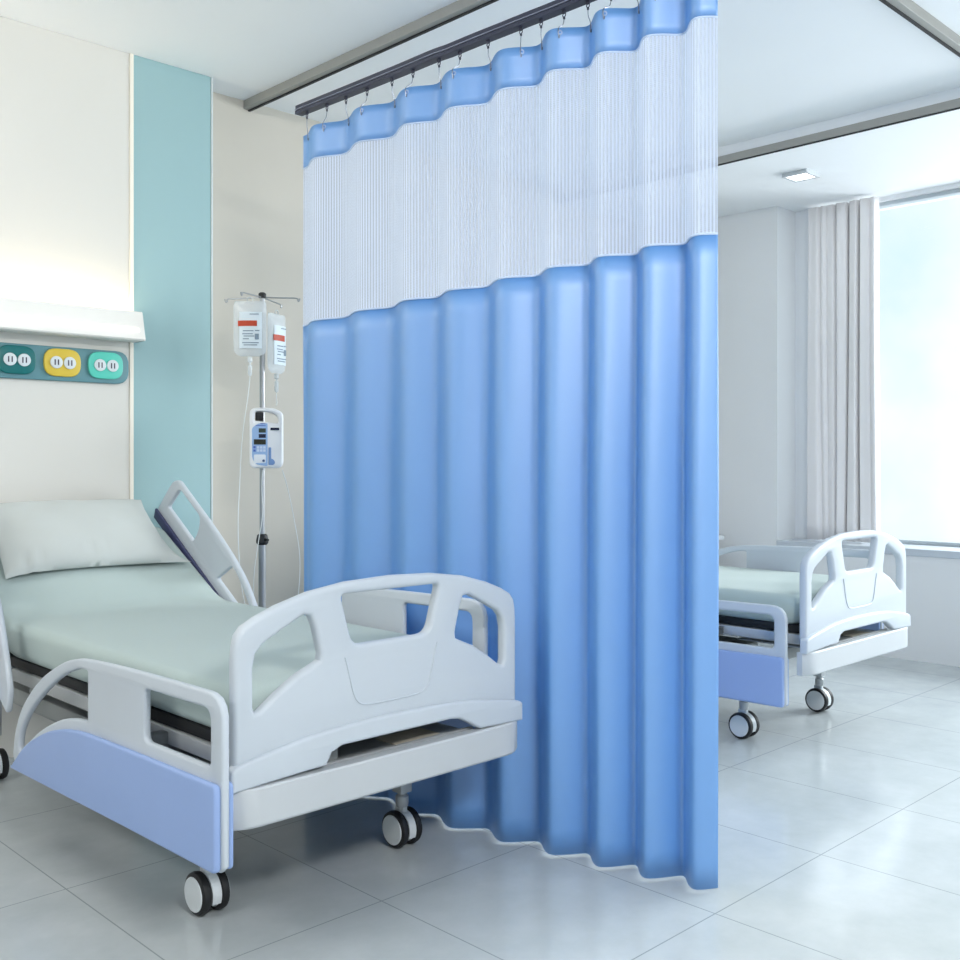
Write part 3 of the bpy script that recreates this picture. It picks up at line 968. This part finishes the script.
# saline bags
LABEL = mat('white_bag_label', (222, 234, 240), rough=.5)
REDM = mat('brick_red_label_stripe', (190, 62, 26), rough=.5)
INK = mat('grey_blue_label_ink', (120, 140, 156), rough=.5)
def make_bag(loc, rz, w, h, name_label, grp):
    b = empty('saline_bag', loc, rz)
    tag(b, name_label, 'drip bag', grp)
    bm = bmesh.new()
    N, Mv = 14, 22
    front = {}
    for sgn in (1, -1):
        for i in range(N + 1):
            for j in range(Mv + 1):
                u = -1 + 2 * i / N; v = j / Mv
                wid = w / 2
                if v < .16: wid *= math.sqrt(max(0.0, 1 - ((.16 - v) / .16) ** 2)) * .45 + .55
                if v > .94: wid *= 1 - (v - .94) * 1.5
                f = (1 - abs(u) ** 2.5) * (1 - abs(2 * v - 1) ** 5)
                key = (i, j, sgn)
                front[key] = bm.verts.new((u * wid, -sgn * (.002 + .017 * max(0, f)) if 0 < i < N and 0 < j < Mv else 0, (v - 1) * h))
        for i in range(N):
            for j in range(Mv):
                bm.faces.new((front[i, j, sgn], front[i + 1, j, sgn], front[i + 1, j + 1, sgn], front[i, j + 1, sgn]))
    bmesh.ops.remove_doubles(bm, verts=bm.verts, dist=1e-5)
    body = obj('bag_body', bm, BAGM, b)
    bm = bmesh.new()
    pts = [(-.012, 0, 0), (-.010, 0, .012), (0, 0, .018), (.010, 0, .012), (.012, 0, 0)]
    tube(bm, catmull(pts, 3), .0022, 6)
    obj('hanging_loop', bm, BAGM, b)
    def strip(nm, x0, x1, z0, z1, m, y=-.0215, n=8, par=None):
        bm = bmesh.new()
        A = []
        for i in range(n + 1):
            x = x0 + (x1 - x0) * i / n
            u = min(1, abs(2 * x / w))
            yy = y * 1 + .017 * (u ** 2.5)
            A.append([bm.verts.new((x, yy, z)) for z in (z0, z1)] + [bm.verts.new((x, yy + .0012, z)) for z in (z1, z0)])
        for p, q in zip(A, A[1:]):
            for k in range(4): bm.faces.new((p[k], p[(k + 1) % 4], q[(k + 1) % 4], q[k]))
        bm.faces.new(A[0][::-1]); bm.faces.new(A[-1])
        return obj(nm, bm, m, par or b, sm=False)
    lab = strip('label', -.30 * w, .38 * w, -.86 * h, -.20 * h, LABEL)
    strip('red_stripe', -.34 * w, .24 * w, -.46 * h, -.36 * h, REDM, y=-.0232, par=lab)
    bm = bmesh.new()
    for (x0, x1, z) in ((.02, .30, -.245), (-.18, .14, -.545), (-.2, .12, -.60), (-.16, .16, -.64), (-.18, .0, -.69), (-.2, .3, -.76), (-.16, .25, -.80), (.18, .32, -.54)):
        box2(bm, (x0 * w, -.0228, (z - .008) * h), (x1 * w, -.0212, (z + .008) * h))
    box2(bm, (.18 * w, -.0228, -.70 * h), (.30 * w, -.0212, -.60 * h))
    obj('print_lines', bm, INK, lab, sm=False)
    bm = bmesh.new()
    lathe(bm, [(.008, -h - .002), (.010, -h - .004), (.010, -h - .022), (.004, -h - .026), (.004, -h - .034), (.009, -h - .036), (.009, -h - .075), (.003, -h - .085)], 12)
    obj('drip_chamber', bm, BAGM, b)
    return b
tipL = Vector((PX, PY, 0)) + (-d1) * .055 + d2 * .02
bag1 = make_bag((PX - .088, PY - .043, 1.825), R(-44), .140, .235, 'larger saline bag with red stripe facing front on the drip stand', 'saline bags')
bag2 = make_bag((PX + .070, PY - .004, 1.790), R(22), .135, .26, 'saline bag turned sideways on the right of the drip stand', 'saline bags')

# infusion pump
PM = empty('infusion_pump', (2.405, 3.752, 1.115), R(-32))
tag(PM, 'white infusion pump with blue keypad clamped to the drip stand pole', 'infusion pump')
PW, PH, PD = .140, .255, .085
WP = mat('white_pump_plastic', (236, 238, 240), rough=.35, noise=.004)
hl = fillet([(-.050, PH - .055), (.050, PH - .065), (.046, PH - .030), (.0, PH - .015), (-.046, PH - .015)], [.008, .008, .02, .03, .012], 4)
outl = fillet([(-PW / 2, 0), (PW / 2, 0), (PW / 2, PH - .02), (.03, PH), (-PW / 2, PH)], [.03, .03, .04, .06, .03], 6)
PMm = lambda y: MX((1, 0, 0), (0, 0, 1), (0, y, 0))
plate('case', [outl, hl], PD, .012, PMm(0), WP, PM, seg=3)
bm = bmesh.new(); box2(bm, (-.046, -.02, PH - .052), (-.012, .06, PH - .018), bev=.004)
obj('pole_clamp', bm, BLACK, PM)
def flat(nm, x0, x1, z0, z1, m, d=0, par=None, r=.003):
    return plate(nm, [fillet([(x0, z0), (x1, z0), (x1, z1), (x0, z1)], r, 3)], .003, .0008, PMm(-PD / 2 - .001 - d), m, par or PM)
kp = plate('keypad', [fillet([(-.060, .045), (-.045, .016), (.000, .010), (.004, .012), (.004, PH - .066), (-.03, PH - .064), (-.060, PH - .085)], [.02, .02, .01, .002, .002, .02, .01], 4)], .003, .0008, PMm(-PD / 2 - .001), mat('pale_blue_keypad', (150, 182, 222), rough=.4), PM)
flat('display', -.032, -.003, .150, .168, mat('dark_green_display', (52, 66, 58), rough=.2), .002, kp, .001)
flat('display', -.032, -.003, .128, .144, mat('navy_display', (26, 34, 60), rough=.2), .002, kp, .001)
flat('display', -.052, -.003, .100, .122, mat('black_amber_display', (44, 46, 34), rough=.2), .002, kp, .001)
bm = bmesh.new()
for i in range(3):
    for j in range(2): box2(bm, (-.040 + i * .013, -PD / 2 - .0045, .070 + j * .013), (-.030 + i * .013, -PD / 2 - .002, .080 + j * .013))
obj('key', bm, mat('light_key', (206, 220, 240), rough=.4), kp, sm=False)
bm = bmesh.new()
for z in (.070, .084): box2(bm, (-.054, -PD / 2 - .0045, z), (-.045, -PD / 2 - .002, z + .009))
for z, x0, x1 in ((.178, -.045, -.004), (.186, -.025, -.004)): box2(bm, (x0, -PD / 2 - .0035, z), (x1, -PD / 2 - .002, z + .003))
obj('blue_key', bm, mat('strong_blue_key', (60, 96, 180), rough=.4), kp, sm=False)
flat('lower_keys', -.052, -.003, .022, .058, mat('white_key_area', (226, 232, 238), rough=.4), .001, kp, .006)
bm = bmesh.new(); lathe(bm, [(.0055, 0), (.0055, .003)], 12, MX((1, 0, 0), (0, 0, 1), (-.012, -PD / 2 - .003, .032)))
obj('start_button', bm, mat('navy_button', (60, 84, 130), rough=.4), kp)
flat('door_window', .016, .052, .160, .171, mat('navy_display', (26, 34, 60)), .001, None, .001)
plate('door_lever', [fillet([(.008, .014), (.030, .014), (.036, .026), (.028, .038), (.019, .040), (.019, .088), (.008, .088)], [.002, .01, .01, .01, .004, .003, .003], 3)], .004, .001, PMm(-PD / 2 - .001), mat('steel_blue_lever', (112, 146, 194), rough=.4), PM)

# tubes
def line(name, pts, label, r=.0022):
    bm = bmesh.new(); tube(bm, catmull(pts, 8), r, 6)
    o = obj(name, bm, mat('clear_white_tubing', (226, 230, 228), rough=.3))
    tag(o, label, 'tube'); return o
b1 = (2.359, 3.807); b2 = (2.517, 3.846)
line('drip_tube', [(b1[0], b1[1], 1.505), (2.345, 3.80, 1.42), (2.318, 3.80, 1.25), (2.305, 3.80, 1.05), (2.297, 3.80, .88), (2.305, 3.80, .70), (2.325, 3.80, .56), (2.36, 3.78, .42)], 'thin clear tube hanging from the larger front saline bag')
line('drip_tube', [(b2[0], b2[1], 1.442), (2.51, 3.835, 1.42), (2.495, 3.81, 1.40), (2.475, 3.785, 1.385)], 'short clear tube between the sideways saline bag and the pump')
line('drip_tube', [(2.450, 3.70, 1.108), (2.49, 3.72, 1.03), (2.535, 3.74, .90), (2.565, 3.74, .74), (2.560, 3.74, .58), (2.53, 3.74, .44)], 'thin clear tube curving down from the pump towards the curtain')
line('drip_tube', [(2.375, 3.735, 1.108), (2.375, 3.74, 1.03), (2.385, 3.75, .92), (2.37, 3.76, .80), (2.355, 3.77, .66), (2.36, 3.78, .50)], 'thin clear tube hanging left of the pole below the pump', .0018)

# ------------------------------------------------------------ window drape
def make_drape():
    bm = bmesh.new()
    NS_ = 360; NZ = 20
    Y0, Y1 = 3.222, 2.765
    cols = []
    for i in range(NS_ + 1):
        t = i / NS_
        col = []
        for j in range(NZ + 1):
            k = j / NZ
            z = 2.745 + (.648 - 2.745) * k
            Y = Y0 + (Y1 - Y0) * t + .012 * math.sin(9 * t + 2 * k) * k
            x = 6.055 + .006 * math.sin(23 * t + k)
            for tg, dg, wg in ((.0, .05, .02), (.20, .022, .025), (.29, .012, .02), (.42, .030, .022), (.60, .075, .016), (.755, .070, .018), (.90, .012, .02), (1.0, .05, .015)):
                x += dg * math.exp(-((t - tg - .015 * k * math.sin(9 * tg)) / wg) ** 2)
            y = Y
            col.append(bm.verts.new((x, y, z)))
        cols.append(col)
    for a, b in zip(cols, cols[1:]):
        for j in range(NZ): bm.faces.new((a[j], a[j + 1], b[j + 1], b[j])).smooth = True
    me = bpy.data.meshes.new('window_curtain'); bm.to_mesh(me); bm.free()
    o = obj('window_curtain', me, DRAPE)
    md = o.modifiers.new('thickness', 'SOLIDIFY'); md.thickness = .003; md.offset = 0
    return o
dr = make_drape()
tag(dr, 'pale grey drape gathered at the left end of the window', 'curtain')

# ------------------------------------------------------------ bedside cabinet beyond the far bed
bc = empty('bedside_cabinet', (5.50, 3.86, 0))
tag(bc, 'white bedside cabinet beside the far bed against the window pier', 'cabinet')
CW = mat('white_cabinet_laminate', (236, 241, 244), rough=.35, noise=.004)
bm = bmesh.new(); box2(bm, (-.20, -.22, .08), (.20, .22, .64), bev=.006); obj('body', bm, CW, bc)
bm = bmesh.new(); box2(bm, (-.215, -.26, .64), (.215, .235, .668), bev=.006); obj('top', bm, CW, bc)
bm = bmesh.new(); box2(bm, (-.19, -.235, .50), (.19, -.221, .63), bev=.003); d = obj('drawer', bm, CW, bc)
bm = bmesh.new(); tube(bm, [(-.06, -.236, .565), (-.06, -.255, .565), (.06, -.255, .565), (.06, -.236, .565)], .005, 8); obj('handle', bm, CHROME, d)
bm = bmesh.new(); box2(bm, (-.19, -.235, .09), (.19, -.221, .49), bev=.003); d = obj('door', bm, CW, bc)
bm = bmesh.new(); tube(bm, [(.15, -.236, .30), (.15, -.255, .30), (.15, -.255, .40), (.15, -.236, .40)], .005, 8); obj('handle', bm, CHROME, d)
for x in (-.17, .17):
    for y in (-.19, .19):
        bm = bmesh.new(); lathe(bm, [(.015, 0), (.018, .01), (.018, .08)], 12, Matrix.Translation((x, y, 0))); obj('leg', bm, BLACK, bc)
